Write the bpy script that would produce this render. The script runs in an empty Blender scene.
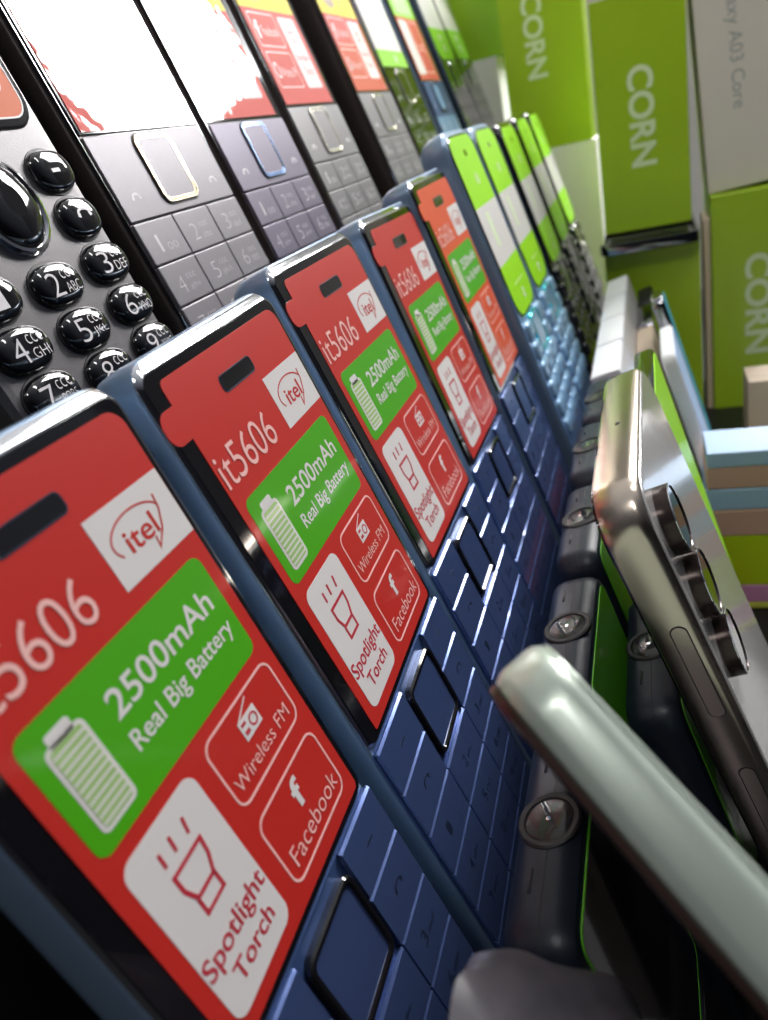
import bpy, math, random
from mathutils import Vector, Matrix, noise
random.seed(7)
S = 0.001                      # all shapes are written in millimetres
H0 = 216.0                     # camera height above the counter, mm
sc = bpy.context.scene
COL = sc.collection

# ------------------------------------------------------------------ materials
def mat(name, col, rough=0.4, metal=0.0, coat=0.0, spec=0.5, bump=0.0, bscale=400.0, var=0.0, vscale=300.0,
        emis=None, estr=0.0, trans=0.0, coatrough=0.05, aniso=0.0, ior=1.45):
    m = bpy.data.materials.new(name); m.use_nodes = True
    nt = m.node_tree; b = nt.nodes['Principled BSDF']
    b.inputs['Base Color'].default_value = (*col, 1)
    b.inputs['Roughness'].default_value = rough
    b.inputs['Metallic'].default_value = metal
    b.inputs['Coat Weight'].default_value = coat
    b.inputs['Coat Roughness'].default_value = coatrough
    b.inputs['Specular IOR Level'].default_value = spec
    b.inputs['IOR'].default_value = ior
    b.inputs['Transmission Weight'].default_value = trans
    if emis: 
        b.inputs['Emission Color'].default_value = (*emis, 1); b.inputs['Emission Strength'].default_value = estr
    tc = nt.nodes.new('ShaderNodeTexCoord')
    if var > 0:
        n = nt.nodes.new('ShaderNodeTexNoise'); n.inputs['Scale'].default_value = vscale; n.inputs['Detail'].default_value = 3
        nt.links.new(tc.outputs['Object'], n.inputs['Vector'])
        mx = nt.nodes.new('ShaderNodeMix'); mx.data_type = 'RGBA'
        mx.inputs['A'].default_value = (*[c * (1 - var) for c in col], 1)
        mx.inputs['B'].default_value = (*[min(1, c * (1 + var)) for c in col], 1)
        nt.links.new(n.outputs['Fac'], mx.inputs['Factor']); nt.links.new(mx.outputs['Result'], b.inputs['Base Color'])
    if bump > 0:
        n2 = nt.nodes.new('ShaderNodeTexNoise'); n2.inputs['Scale'].default_value = bscale; n2.inputs['Detail'].default_value = 2
        nt.links.new(tc.outputs['Object'], n2.inputs['Vector'])
        bp = nt.nodes.new('ShaderNodeBump'); bp.inputs['Strength'].default_value = 1.0; bp.inputs['Distance'].default_value = bump
        nt.links.new(n2.outputs['Fac'], bp.inputs['Height'])
        nt.links.new(bp.outputs['Normal'], b.inputs['Normal']); nt.links.new(bp.outputs['Normal'], b.inputs['Coat Normal'])
    return m

M = {}
def dm(name, *a, **k): M[name] = mat(name, *a, **k); return M[name]
dm('slate_blue', (0.21, 0.31, 0.45), 0.33, 0.25, var=0.05, coat=0.2)
dm('pad_blue', (0.06, 0.11, 0.28), 0.30, 0.5, var=0.06)
dm('key_blue', (0.075, 0.12, 0.30), 0.22, 0.5, coat=0.5)
dm('ink_navy', (0.012, 0.02, 0.05), 0.4)
dm('chrome', (0.82, 0.83, 0.86), 0.10, 1.0)
dm('dark_chrome', (0.30, 0.30, 0.32), 0.10, 1.0)
dm('glass_black', (0.006, 0.006, 0.008), 0.07, 0.0, coat=1.0)
dm('black_gloss', (0.008, 0.008, 0.010), 0.08, 0.0, coat=1.0)
dm('black_matt', (0.012, 0.012, 0.014), 0.5)
dm('st_red', (0.52, 0.024, 0.018), 0.45, coat=0.22, coatrough=0.1, spec=.35)
dm('st_red_warmlit', (0.68, 0.085, 0.028), 0.45, coat=0.22, coatrough=0.1, spec=.35)  # the red sticker with warm light mixed into its colour
dm('st_green', (0.065, 0.38, 0.006), 0.45, coat=0.22, coatrough=0.1, spec=.35)
dm('st_pale_green', (0.32, 0.50, 0.18), 0.45, coat=0.22, coatrough=0.1, spec=.35)
dm('st_white', (0.69, 0.665, 0.66), 0.45, coat=0.22, coatrough=0.1, spec=.35)
dm('st_pink', (0.86, 0.50, 0.47), 0.45, coat=0.22, coatrough=0.1, spec=.35)
dm('st_ink', (0.50, 0.03, 0.05), 0.4)
dm('st_lime', (0.34, 0.78, 0.012), 0.45, coat=0.22, coatrough=0.1, spec=.35)
dm('torch_green', (0.11, 0.50, 0.006), 0.4, coat=0.3)
dm('st_lime_pale', (0.55, 0.80, 0.30), 0.45, coat=0.22, coatrough=0.1, spec=.35)
# clear film over the upper row is wavy and glossy
dm('film_red', (0.66, 0.05, 0.03), 0.6, coat=1.0, coatrough=0.02, bump=0.00024, bscale=70, spec=.3)
dm('film_orange', (0.72, 0.17, 0.07), 0.6, coat=1.0, coatrough=0.02, bump=0.0001, bscale=70, spec=.3)
dm('film_yellow', (0.85, 0.68, 0.01), 0.6, coat=1.0, coatrough=0.02, bump=0.00024, bscale=70, spec=.3)
dm('film_white', (0.85, 0.82, 0.82), 0.6, coat=1.0, coatrough=0.02, bump=0.00024, bscale=70, spec=.3)
dm('film_green', (0.28, 0.72, 0.02), 0.6, coat=1.0, coatrough=0.02, bump=0.0001, bscale=70, spec=.3)
dm('film_ink', (0.25, 0.16, 0.02), 0.3, coat=1.0)
dm('grey_face', (0.17, 0.16, 0.175), 0.42, 0.35, var=0.05, vscale=900, spec=.4)
dm('violet_face', (0.115, 0.10, 0.145), 0.42, 0.35, var=0.05, vscale=900, spec=.4)
dm('warm_face', (0.15, 0.145, 0.15), 0.42, 0.35, var=0.05, vscale=900, spec=.4)
dm('speck_grey', (0.12, 0.115, 0.12), 0.38, 0.5, bump=0.00004, bscale=2200, var=0.15, vscale=2500)
dm('groove', (0.02, 0.018, 0.022), 0.5)
dm('key_ink', (0.62, 0.60, 0.62), 0.4)
dm('white_ink', (0.85, 0.85, 0.85), 0.4)
dm('side_brown', (0.06, 0.046, 0.044), 0.22, 0.1, coat=0.6)
dm('gold_ring', (0.80, 0.66, 0.48), 0.22, 1.0)
dm('blue_ring', (0.38, 0.52, 0.80), 0.22, 1.0)
dm('cream_ring', (0.86, 0.82, 0.72), 0.25, 0.9)
dm('sky_body', (0.20, 0.36, 0.60), 0.3, 0.3, coat=0.4)
dm('sky_key', (0.33, 0.55, 0.80), 0.25, 0.3, coat=0.6)
dm('cyan_trim', (0.10, 0.70, 0.80), 0.15, 0.6)
dm('torch_body', (0.012, 0.017, 0.030), 0.36, 0.05, bump=0.00003, bscale=3000, spec=.45)
dm('torch_cup', (0.9, 0.9, 0.92), 0.12, 1.0, bump=0.0012, bscale=500)
dm('lens_clear', (0.9, 0.9, 0.92), 0.03, 0.0, trans=1.0)
dm('bronze', (0.58, 0.50, 0.42), 0.24, 1.0, bump=0.00003, bscale=200, var=0.08, vscale=60)
dm('back_mirror', (0.58, 0.57, 0.56), 0.20, 0.35, coat=0.6, bump=0.00002, bscale=120)
dm('barrel', (0.045, 0.032, 0.028), 0.22, 0.6)
dm('sage', (0.50, 0.575, 0.50), 0.3, 0.3, coat=0.5, var=0.04, vscale=80)
dm('copper_edge', (0.12, 0.07, 0.055), 0.3, 0.8)
dm('carton_green', (0.34, 0.52, 0.012), 0.42, coat=0.35, coatrough=0.3, var=0.05, vscale=25, bump=0.0002, bscale=30)
dm('carton_green_light', (0.33, 0.58, 0.02), 0.42, coat=0.35, coatrough=0.3, var=0.05, vscale=25)
dm('carton_ink', (0.66, 0.78, 0.50), 0.5)
dm('carton_white', (0.66, 0.61, 0.56), 0.55, var=0.03, vscale=30)
dm('carton_grey_ink', (0.30, 0.33, 0.33), 0.5)
dm('pale_card', (0.90, 0.89, 0.87), 0.6, var=0.06, vscale=20)
dm('plain_white', (0.80, 0.80, 0.84), 0.5)
dm('p_lightblue', (0.42, 0.58, 0.82), 0.6); dm('p_salmon', (0.72, 0.42, 0.33), 0.6); dm('p_lime', (0.62, 0.78, 0.01), 0.6)
dm('p_pink', (0.80, 0.35, 0.60), 0.6); dm('p_yellow', (0.75, 0.76, 0.10), 0.6); dm('p_cyan', (0.04, 0.42, 0.55), 0.5)
dm('p_beige', (0.62, 0.50, 0.38), 0.55)
dm('red_lip', (0.66, 0.03, 0.03), 0.4)
dm('rack_black', (0.014, 0.014, 0.016), 0.5, var=0.1)
dm('counter_dark', (0.007, 0.007, 0.008), 0.45, var=0.15, vscale=30)
dm('wall_paint', (0.80, 0.79, 0.76), 0.8, var=0.03, vscale=4)
dm('bag_film', (0.17, 0.16, 0.185), 0.42, coat=0.4, coatrough=0.2, bump=0.0006, bscale=180)
dm('lamp_glow', (1, 1, 1), 0.5, emis=(1.0, 0.98, 0.97), estr=46.0)
dm('lamp_glow_soft', (1, 1, 1), 0.5, emis=(1.0, 0.98, 0.95), estr=17.0)
dm('lamp_frame', (0.7, 0.7, 0.7), 0.5)

# ------------------------------------------------------------------ mesh builder
_tc = {}
def text_mesh(s, bold):
    key = (s, bold)
    if key not in _tc:
        cu = bpy.data.curves.new('t', 'FONT'); cu.body = s; cu.size = 1.0; cu.offset = bold; cu.resolution_u = 4
        o = bpy.data.objects.new('t', cu); COL.objects.link(o)
        bpy.context.view_layer.update()
        me = bpy.data.meshes.new_from_object(o.evaluated_get(bpy.context.evaluated_depsgraph_get()))
        vs = [(v.co.x, v.co.y) for v in me.vertices]; fs = [tuple(p.vertices) for p in me.polygons]
        bpy.data.objects.remove(o); bpy.data.curves.remove(cu); bpy.data.meshes.remove(me)
        xs = [v[0] for v in vs]; ys = [v[1] for v in vs]
        _tc[key] = (vs, fs, min(xs), max(xs), min(ys), max(ys))
    return _tc[key]

def rr(x0, x1, y0, y1, r, n=6):
    """rounded rectangle outline, counter clockwise; r = radius or (bl, br, tr, tl)"""
    if not isinstance(r, (tuple, list)): r = (r,) * 4
    cs = [(x0, y0, 1, 1, r[0], 180), (x1, y0, -1, 1, r[1], 270), (x1, y1, -1, -1, r[2], 0), (x0, y1, 1, -1, r[3], 90)]
    out = []
    for cx, cy, sx, sy, q, a0 in cs:
        q = max(q, 1e-3)
        for i in range(n + 1):
            a = math.radians(a0 + 90 * i / n)
            out.append((cx + sx * q + q * math.cos(a), cy + sy * q + q * math.sin(a)))
    return out
def rri(x0, x1, y0, y1, r):
    """family of inset outlines"""
    rl = r if isinstance(r, (tuple, list)) else (r,) * 4
    return lambda d: rr(x0 + d, x1 - d, y0 + d, y1 - d, tuple(max(q - d, 0.05) for q in rl))
def ell(cx, cy, rx, ry, n=28):
    return lambda d: [(cx + (rx - d) * math.cos(2 * math.pi * i / n), cy + (ry - d) * math.sin(2 * math.pi * i / n)) for i in range(n)]

class MB:
    def __init__(s): s.v = []; s.f = []; s.mi = []; s.mats = []; s.sm = []
    def m(s, name):
        if name not in s.mats: s.mats.append(name)
        return s.mats.index(name)
    def add(s, vs, fs, mname, smooth=True):
        o = len(s.v); s.v += list(vs); k = s.m(mname)
        for f in fs: s.f.append(tuple(o + i for i in f)); s.mi.append(k); s.sm.append(smooth)
        return s
    def loft(s, fam, prof, mname, cap0=True, cap1=True):
        """fam(inset)->outline; prof: (inset, z) from back to front"""
        rings = [[(x, y, z) for x, y in fam(d)] for d, z in prof]; n = len(rings[0]); vs = [p for r in rings for p in r]; fs = []
        for k in range(len(rings) - 1):
            for i in range(n):
                j = (i + 1) % n; fs.append((k * n + i, k * n + j, (k + 1) * n + j, (k + 1) * n + i))
        s.add(vs, fs, mname); o = len(s.v) - len(vs); k = s.m(mname)
        for on, f in ((cap0, tuple(reversed(range(n)))), (cap1, tuple(range((len(rings) - 1) * n, len(rings) * n)))):
            if on: s.f.append(tuple(o + i for i in f)); s.mi.append(k); s.sm.append(False)
        return s
    def plate(s, out, z0, z1, mname):
        return s.loft(lambda d: out, [(0, z0), (0, z1)], mname)
    def ring(s, fo, w, z0, z1, mname, bev=0.25):
        pr = [(0, z0), (0, z1 - bev), (bev, z1), (w - bev, z1), (w, z1 - bev), (w, z0)]
        return s.loft(fo, pr, mname, False, False)
    def stroke(s, pts, w, z, mname, closed=False, h=0.04):
        P = [Vector(p) for p in pts]; n = len(P); L = []; R = []
        for i in range(n):
            a = P[i - 1] if (i > 0 or closed) else None; b = P[(i + 1) % n] if (i < n - 1 or closed) else None
            d1 = (P[i] - a).normalized() if a is not None and (P[i]-a).length > 1e-6 else None
            d2 = (b - P[i]).normalized() if b is not None and (b-P[i]).length > 1e-6 else None
            if d1 is None: d1 = d2
            if d2 is None: d2 = d1
            t = (d1 + d2); t = t.normalized() if t.length > 1e-6 else d1
            nn = Vector((-t.y, t.x)); k = 1 / max(0.45, abs(nn.dot(Vector((-d1.y, d1.x)))))
            L.append(P[i] + nn * w / 2 * k); R.append(P[i] - nn * w / 2 * k)
        vs = [(p.x, p.y, z) for p in L] + [(p.x, p.y, z) for p in R] + [(p.x, p.y, z - h) for p in L] + [(p.x, p.y, z - h) for p in R]
        fs = []
        for i in range(n if closed else n - 1):
            j = (i + 1) % n
            fs += [(n + i, n + j, j, i), (i, j, 2 * n + j, 2 * n + i), (3 * n + i, 3 * n + j, n + j, n + i)]
        return s.add(vs, fs, mname, False)
    def text(s, t, x0, x1, y0, y1, z, mname, bold=0.0, rot=0):
        """text fitted into the box; rot=-90 reads downwards"""
        vs, fs, a, b, c, d = text_mesh(t, bold); out = []
        for x, y in vs:
            u = (x - a) / (b - a); w = (y - c) / (d - c)
            if rot == 0: out.append((x0 + u * (x1 - x0), y0 + w * (y1 - y0), z))
            elif rot == -90: out.append((x0 + w * (x1 - x0), y1 - u * (y1 - y0), z))
        return s.add(out, fs, mname, False)
    def box(s, x0, x1, y0, y1, z0, z1, mname, b=0.0):
        if b <= 0: return s.plate([(x0, y0), (x1, y0), (x1, y1), (x0, y1)], z0, z1, mname)
        return s.loft(rri(x0, x1, y0, y1, b), [(b, z0), (0, z0 + b), (0, z1 - b), (b * .3, z1 - b * .3), (b, z1)], mname)
    def mesh(s, name):
        me = bpy.data.meshes.new(name)
        me.from_pydata([(x * S, y * S, z * S) for x, y, z in s.v], [], s.f)
        for q in s.mats: me.materials.append(M[q])
        me.polygons.foreach_set('material_index', s.mi)
        me.polygons.foreach_set('use_smooth', s.sm)
        me.update(); me.set_sharp_from_angle(angle=math.radians(32)); me.polygons.foreach_set('use_smooth', s.sm); me.update()
        return me
    def obj(s, name, parent=None, loc=None):
        o = bpy.data.objects.new(name, s.mesh(name)); COL.objects.link(o)
        if parent: o.parent = parent
        if loc: o.location = Vector(loc) * S
        return o

def tag(o, label, cat, group=None):
    o['label'] = label; o['category'] = cat
    if group: o['group'] = group
    return o
def struct(o): o['kind'] = 'structure'; return o
def frame(X, D, N, o):
    """world matrix from the x axis, the down axis and the outward normal, origin o (mm, camera frame height)"""
    return Matrix(((X[0], -D[0], N[0], o[0] * S), (X[1], -D[1], N[1], o[1] * S), (X[2], -D[2], N[2], (o[2] + H0) * S), (0, 0, 0, 1)))
def empty(name, mw, base, label, cat, group=None):
    """Empty at the thing's base; parts hang from it through their own offset"""
    e = bpy.data.objects.new(name, None); COL.objects.link(e); e.empty_display_size = 0.02
    e.matrix_world = mw @ Matrix.Translation(Vector(base) * S)
    return tag(e, label, cat, group)
def put(kind, mw, base, parts, label, cat, group=None):
    """parts: list of (name, mesh, (sub parts))  -> one thing"""
    e = empty(kind, mw, base, label, cat, group)
    off = Matrix.Translation(-Vector(base) * S)
    for p in parts:
        o = bpy.data.objects.new(p[0], p[1]); COL.objects.link(o); o.parent = e; o.matrix_local = off
        if len(p) > 3 and p[3]: o['label'] = p[3]
        for q in (p[2] if len(p) > 2 and p[2] else []):
            c = bpy.data.objects.new(q[0], q[1]); COL.objects.link(c); c.parent = o
            if len(q) > 2: c['label'] = q[2]
    return e

RW = Vector((1, 0, 0)); LW = Vector((0, -0.25882, -0.96593)); NW = Vector((0, -0.96593, 0.25882))
OW = Vector((39.22, 72.75, -24.38))
def row(a, b, c):            # a point of the leaning display plane: along, down, out
    return OW + RW * a + LW * b + NW * c
def rowframe(a, b, c): return frame(RW, LW, NW, row(a, b, c))

# ------------------------------------------------------------------ blue phones with the red sticker
def sticker_red(red='st_red', fine=True):
    s = MB(); z = 0.0
    out = rr(0, 44.2, -75, 0, (0.6, 1.2, 3.0, 1.5))
    s.loft(lambda d: [(min(max(x, d), 44.2 - d), y) for x, y in out], [(0, -0.15), (0, 0)], red)
    s.plate(rr(-5.0, 1.0, -10.2, -4.2, (2.4, .1, .1, 2.4)), -0.14, 0.02, red)       # side tab
    z1, z2, z3 = 0.05, 0.09, 0.13
    s.plate(rr(14.6, 26.9, -7.9, -5.0, 0.9), 0, z1, 'black_gloss')                    # ear slot
    s.ring(lambda d: rr(14.4 + d, 27.1 - d, -8.1 + d, -4.8 - d, max(.2, 1.1 - d)), 0.25, 0, z2, 'ink_navy', .02)
    s.plate([(27.1, -21.1), (44.1, -21.1), (44.1, -10.2), (27.1, -10.2)], 0, z1, 'st_white')
    # hand-drawn logo: arc, four letters, tail
    arc = [(35 + 5.9 * math.cos(math.radians(a)), -15.6 + 3.1 * math.sin(math.radians(a))) for a in range(20, 215, 12)]
    s.stroke(arc, .28, z2, 'st_red')
    s.stroke([(40.7, -12.9), (40.4, -15), (38.9, -17.6), (36.6, -19.6), (36.9, -17.9)], .32, z2, 'st_red')
    s.text('itel', 31.6, 38.4, -17.8, -14.4, z2, 'st_red', 0.01)
    s.text('it5606', 0.9, 21.9, -20.9, -14.4, z2, 'st_pink', -0.005)
    s.plate(rr(2.1, 41.6, -42.15, -24.0, 1.9), 0, z1, 'st_green')
    s.text('2500mAh', 14.6, 38.8, -32.2, -28.2, z2, 'st_white', 0.012)
    s.text('Real Big Battery', 14.4, 39.6, -38.0, -34.2, z2, 'st_white', 0.012)
    s.plate(rr(5.6, 9.6, -28.2, -26.3, .5), z1, z2, 'st_white')                       # battery icon
    s.plate(rr(4.4, 11.0, -40.3, -27.6, 1.1), z1, z2, 'st_white')
    s.plate(rr(5.0, 10.4, -39.7, -28.2, .6), z1, z3, 'st_pale_green')
    for i in range(11): s.stroke([(5.0, -29.1 - i), (10.4, -29.1 - i)], .34, z3 + .03, 'st_white')
    s.plate(rr(2.6, 18.4, -72.6, -44.5, 2.2), 0, z1, 'st_white')                      # torch card
    for a, b in (((7.8, -47.6), (7.7, -49.8)), ((10.3, -47.4), (10.1, -49.7)), ((13.4, -47.5), (12.9, -49.8))): s.stroke([a, b], .55, z2, 'st_ink')
    s.stroke([(7.6, -51.6), (13.8, -51.6), (13.5, -54), (12.4, -56.4), (8.6, -56.4), (7.6, -54)], .62, z2, 'st_ink', True)
    s.stroke([(8.4, -56.4), (8.4, -59), (12.5, -59), (12.5, -56.4)], .6, z2, 'st_ink', False)
    s.text('Spotlight', 2.9, 18.0, -66.2, -62.0, z2, 'st_ink', 0.012)
    s.text('Torch', 6.0, 16.0, -69.8, -66.8, z2, 'st_ink', 0.012)
    for y0, y1 in ((-56.3, -44.3), (-72.3, -59.2)):                                   # outlined cards
        s.ring(rri(21.7, 41.9, y0, y1, 2.3), 0.42, 0, z1, 'st_pink', .01)
    s.plate([(29.5, -50.4), (34.4, -50.4), (34.4, -47.1), (29.5, -47.1)], 0, z1, 'st_white')
    s.stroke([(29.8, -47.2), (33.8, -45.3)], .25, z1, 'st_white')
    s.ring(ell(32.9, -48.8, 1.1, 1.1, 14), .35, z1 - .02, z2, 'st_ink', .01)
    s.plate([(30.0, -48.2), (31.2, -48.2), (31.2, -47.7), (30.0, -47.7)], z1, z2, 'st_ink'); s.plate([(30.0, -49.7), (31.2, -49.7), (31.2, -49.0), (30.0, -49.0)], z1, z2, 'st_ink')
    s.text('Wireless FM', 23.1, 39.9, -54.3, -51.9, z1, 'st_pink', -0.005)
    s.text('f', 30.6, 33.2, -65.6, -60.8, z1, 'st_white', 0.03)
    s.text('Facebook', 23.9, 40.6, -70.4, -67.2, z1, 'st_pink', -0.005)
    return s.mesh('sticker')

def phone_icon(s, cx, cy, z, m, k=1.0):
    pts = [(cx + 1.5 * k * math.cos(math.radians(a)), cy + 1.0 * k * math.sin(math.radians(a))) for a in range(20, 161, 20)]
    s.stroke(pts, .45 * k, z, m); s.stroke([(cx + 1.3 * k, cy + .35 * k), (cx + 1.5 * k, cy - .35 * k)], .7 * k, z, m); s.stroke([(cx - 1.3 * k, cy + .35 * k), (cx - 1.5 * k, cy - .35 * k)], .7 * k, z, m)

ABC = {'1': 'oo', '2': 'abc', '3': 'def', '4': 'ghi', '5': 'jkl', '6': 'mno', '7': 'pqrs', '8': 'tuv', '9': 'wxyz', '*': '+', '0': '_', '#': 'o'}
def flat_key(x0, x1, y0, y1, z, kmat, imat, glyph=None, kind=None, r=.2, h=.9, bev=.46):
    s = MB()
    fam = lambda d: rr(x0 + d * .3, x1 - d * .3, y0 + d * .3, y1 - d, max(.05, r - d))
    s.loft(fam, [(0, z), (0, z + h - bev), (bev, z + h)], kmat)
    cx, cy = (x0 + x1) / 2, (y0 + y1) / 2; zt = z + h + .03
    if kind == 'dash': s.stroke([(cx - 1.2, cy), (cx + 1.2, cy)], .45, zt, imat)
    if kind == 'call': phone_icon(s, cx, cy, zt, imat)
    if glyph:
        s.text(glyph, cx - 2.9, cx - 1.1, cy - 1.5, cy + 1.5, zt, imat)
        if glyph in '23456789': s.text(ABC[glyph], cx - .3, cx + 3.4, cy - 1.3, cy + .0, zt, imat)
    return s.mesh('key')

def keypad_parts(cx, ys, kmat, imat, ringmat, rx, ring, z=-0.6, rowgap=.12, flat=True, centre=None, pad_r=2.6):
    """cx: 4 column borders; ys: row borders (first two rows hold the side keys); ring=(x0,x1,y0,y1)"""
    parts = []; g = rowgap
    for i in range(2):
        for (a, b) in ((cx[0], ring[0] - .6), (ring[1] + .6, cx[3])):
            parts.append(('key', flat_key(a + g, b - g, ys[i + 1] + g, ys[i] - g, z, kmat, imat, None, 'dash' if i == 0 else 'call')))
    c = MB(); x0, x1, y0, y1 = ring
    c.loft(rri(x0 + .2, x1 - .2, y0 + .2, y1 - .2, pad_r), [(0, z), (0, z + .7), (.3, z + 1.0)], kmat)
    parts.append(('navigation_pad', c.mesh('navigation_pad')))
    r_ = MB(); r_.ring(rri(x0, x1, y0, y1, pad_r), rx, z, z + 1.5, ringmat, .4)
    parts.append(('navigation_ring', r_.mesh('navigation_ring')))
    k = 0; G = '123456789*0#'
    for i in range(2, len(ys) - 1):
        for j in range(3):
            parts.append(('key', flat_key(cx[j] + g, cx[j + 1] - g, ys[i + 1] + g, ys[i] - g, z, kmat, imat, G[k]))); k += 1
    return parts

def blue_phone_parts(stk):
    P = []
    b = MB(); L = 148
    b.loft(rri(-4.7, 46.4, -L, 4.3, 5.2), [(6.5, -13.6), (3.4, -13.2), (1.4, -11.8), (.35, -9.6), (0, -7.2), (0, -2.2), (.25, -1.3), (.7, -1.0)], 'slate_blue')
    b.loft(rri(-4.3, 46.3, -L + .6, -76.9, 1.5), [(0, -1.05), (.1, -.8), (.4, -.62)], 'pad_blue')
    P.append(('body', b.mesh('body'), []))
    rim = MB(); rim.loft(lambda d: rr(-4.2 + d * .35, 46.2 - d * .35, -76.6 + d * .3, 4.0 - d, (2, 2, max(.3, 4.4 - d), max(.3, 4.4 - d)), 9), [(0, -1.9), (0, -1.45), (.3, -1.05), (1.85, -.24), (2.0, -.2)], 'chrome')
    P.append(('chrome_rim', rim.mesh('chrome_rim')))
    g = MB(); g.loft(rri(-3.7, 45.3, -76.3, 1.9, 2.6), [(0, -.3), (.1, -.16), (.25, -.13)], 'glass_black')
    P.append(('screen', g.mesh('screen')))
    P.append(('sticker', stk))
    P += keypad_parts((-4.1, 13.4, 32.0, 46.4), (-77.3, -88.3, -100, -111.6, -122.6, -133.6, -145.2), 'key_blue', 'ink_navy', 'black_gloss', 1.5, (13.9, 31.0, -97.9, -79.4))
    grips = MB()                                                                        # small moulded line on the side near the top
    grips.box(-4.95, -4.4, -9.6, -8.2, -5.4, -4.4, 'chrome', .1)
    P.append(('side_stud', grips.mesh('side_stud')))
    return P
stk_red = sticker_red(); stk_warmlit = sticker_red('st_red_warmlit')
bp = blue_phone_parts(stk_red)
POSE = [([[0.9999, -0.0101, -0.0003], [-0.0024, -0.2658, 0.964], [-0.0099, -0.964, -0.2658]], [39.22, 72.75, -24.38]),
 ([[0.9997, 0.0206, -0.0111], [0.016, -0.2582, 0.966], [0.0171, -0.9659, -0.2584]], [94.52, 72.75, -25.11]),
 ([[1.0, 0.002, 0.0068], [-0.006, -0.2732, 0.9619], [0.0038, -0.962, -0.2732]], [151.3, 75.52, -21.69]),
 ([[0.9998, -0.0182, -0.0005], [-0.0041, -0.2497, 0.9683], [-0.0177, -0.9682, -0.2497]], [211.3, 74.73, -21.03]),
 ([[1.0, 0.0057, 0.005], [-0.0034, -0.247, 0.969], [0.0067, -0.969, -0.2469]], [262.82, 73.68, -16.58])]
BL = ['blue keypad phone with red sticker, nearest and largest in the photo, at lower left',
      'blue keypad phone with red sticker in sharp focus, second from the lower left',
      'blue keypad phone with red sticker, third in the front row, middle of the photo',
      'blue keypad phone with red sticker, fourth in the front row',
      'blue keypad phone with red sticker, warm light painted into it, right before the lime stickered phones']
for i, (R, t) in enumerate(POSE):
    X = [R[k][0] for k in range(3)]; D = [R[k][1] for k in range(3)]; N = [-R[k][2] for k in range(3)]
    pp = [((p[0], stk_warmlit) + tuple(p[2:]) if (p[0] == 'sticker' and i == 4) else p) for p in bp]
    put('keypad_phone', frame(X, D, N, t), (21, -148, -6), pp, BL[i], 'phone', 'blue phones with red stickers in the front row')

# ------------------------------------------------------------------ phones with the lime pill-shaped sticker
def sticker_lime(w, h, dy):
    s = MB(); n = 8
    out = rr(0, w, -h, 0, (10, 10, 8, 8), n)
    # cut the pill into three bands so that every band is the printed colour itself
    def clip(poly, ylo, yhi):
        def cl(P, keep, cut):
            o = []
            for i in range(len(P)):
                a, b = P[i - 1], P[i]
                if keep(a) != keep(b):
                    t = (cut - a[1]) / (b[1] - a[1]); o.append((a[0] + t * (b[0] - a[0]), cut))
                if keep(b): o.append(b)
            return o
        P = cl(poly, lambda p: p[1] >= ylo, ylo); return cl(P, lambda p: p[1] <= yhi, yhi)
    for ylo, yhi, mm in ((-h - 1, -h + 23, 'st_lime'), (-h + 23, -29, 'st_white'), (-29, 1, 'st_lime')):
        s.plate(clip(out, ylo, yhi), -.15, 0, mm)
    s.plate(rr(w / 2 - 2, w / 2 + 2, -8.6, -6.0, .8), 0, .05, 'black_gloss')
    s.ring(ell(w * .56, -18.5, 4.2, 2.6, 20), 1.0, 0, .05, 'st_lime_pale', .01)
    s.plate(rr(w * .5, w * .62, -20, -17, .6), 0, .05, 'st_lime_pale')
    s.stroke([(w * .3, -h + 12.5), (w * .75, -h + 12.5)], .8, .05, 'st_lime_pale')
    s.ring(ell(w * .55, -h + 6.5, 2.6, 2.4, 16), 1.2, 0, .05, 'st_white', .01)
    s.plate(rr(w * .3, w * .42, -47, -32, .8), 0, .05, 'st_pink' if False else 'carton_ink')
    return s.mesh('sticker')
stk_lime = sticker_lime(46, 77, 0)
def lime_phone_parts(body, keym, ringm, L, imat='ink_navy'):
    P = []
    b = MB(); b.loft(rri(-2.6, 48.6, -L, 3.2, (5, 5, 9, 9)), [(8, -14), (4, -13.4), (1.4, -11), (.2, -8), (0, -5), (.2, -2.2), (1.2, -.9), (2.2, -.7)], body)
    P.append(('body', b.mesh('body')))
    g = MB(); g.loft(rri(-.6, 46.6, -78.4, .7, (10, 10, 8, 8)), [(0, -.9), (.1, -.25), (.4, -.15)], 'glass_black' if body != 'sky_body' else 'sky_key')
    P.append(('screen', g.mesh('screen'))); P.append(('sticker', stk_lime))
    pd = MB(); pd.loft(rri(14, 32, -96, -80, 4), [(0, -.9), (0, .2), (.5, .7), (1.4, .8)], keym); P.append(('navigation_pad', pd.mesh('navigation_pad')))
    r_ = MB(); r_.ring(rri(13, 33, -97, -79, 4.5), 1.3, -.9, 1.1, ringm, .5); P.append(('navigation_ring', r_.mesh('navigation_ring')))
    for i in range(6):
        for j in range(3):
            if i < 2 and j == 1: continue
            y = -(79.5 + i * 9.3); x0 = (.5, 16.2, 31.9)[j] - (0 if i >= 2 else (0, 0, -2.0)[j])
            k = MB(); k.loft(rri(x0, x0 + (14.8 if i >= 2 else 11.5), y - 8.6, y, 2.6), [(0, -.9), (0, .1), (.5, .9), (1.4, 1.35), (3.0, 1.55)], keym)
            if i >= 2: k.text('123456789*0#'[(i - 2) * 3 + j], x0 + 5, x0 + 8, y - 6.2, y - 2.6, 1.62, imat)
            P.append(('key', k.mesh('key')))
    return P
sky = lime_phone_parts('slate_blue', 'sky_key', 'cyan_trim', 168)
blk = lime_phone_parts('black_gloss', 'black_gloss', 'dark_chrome', 168, 'white_ink')
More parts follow.
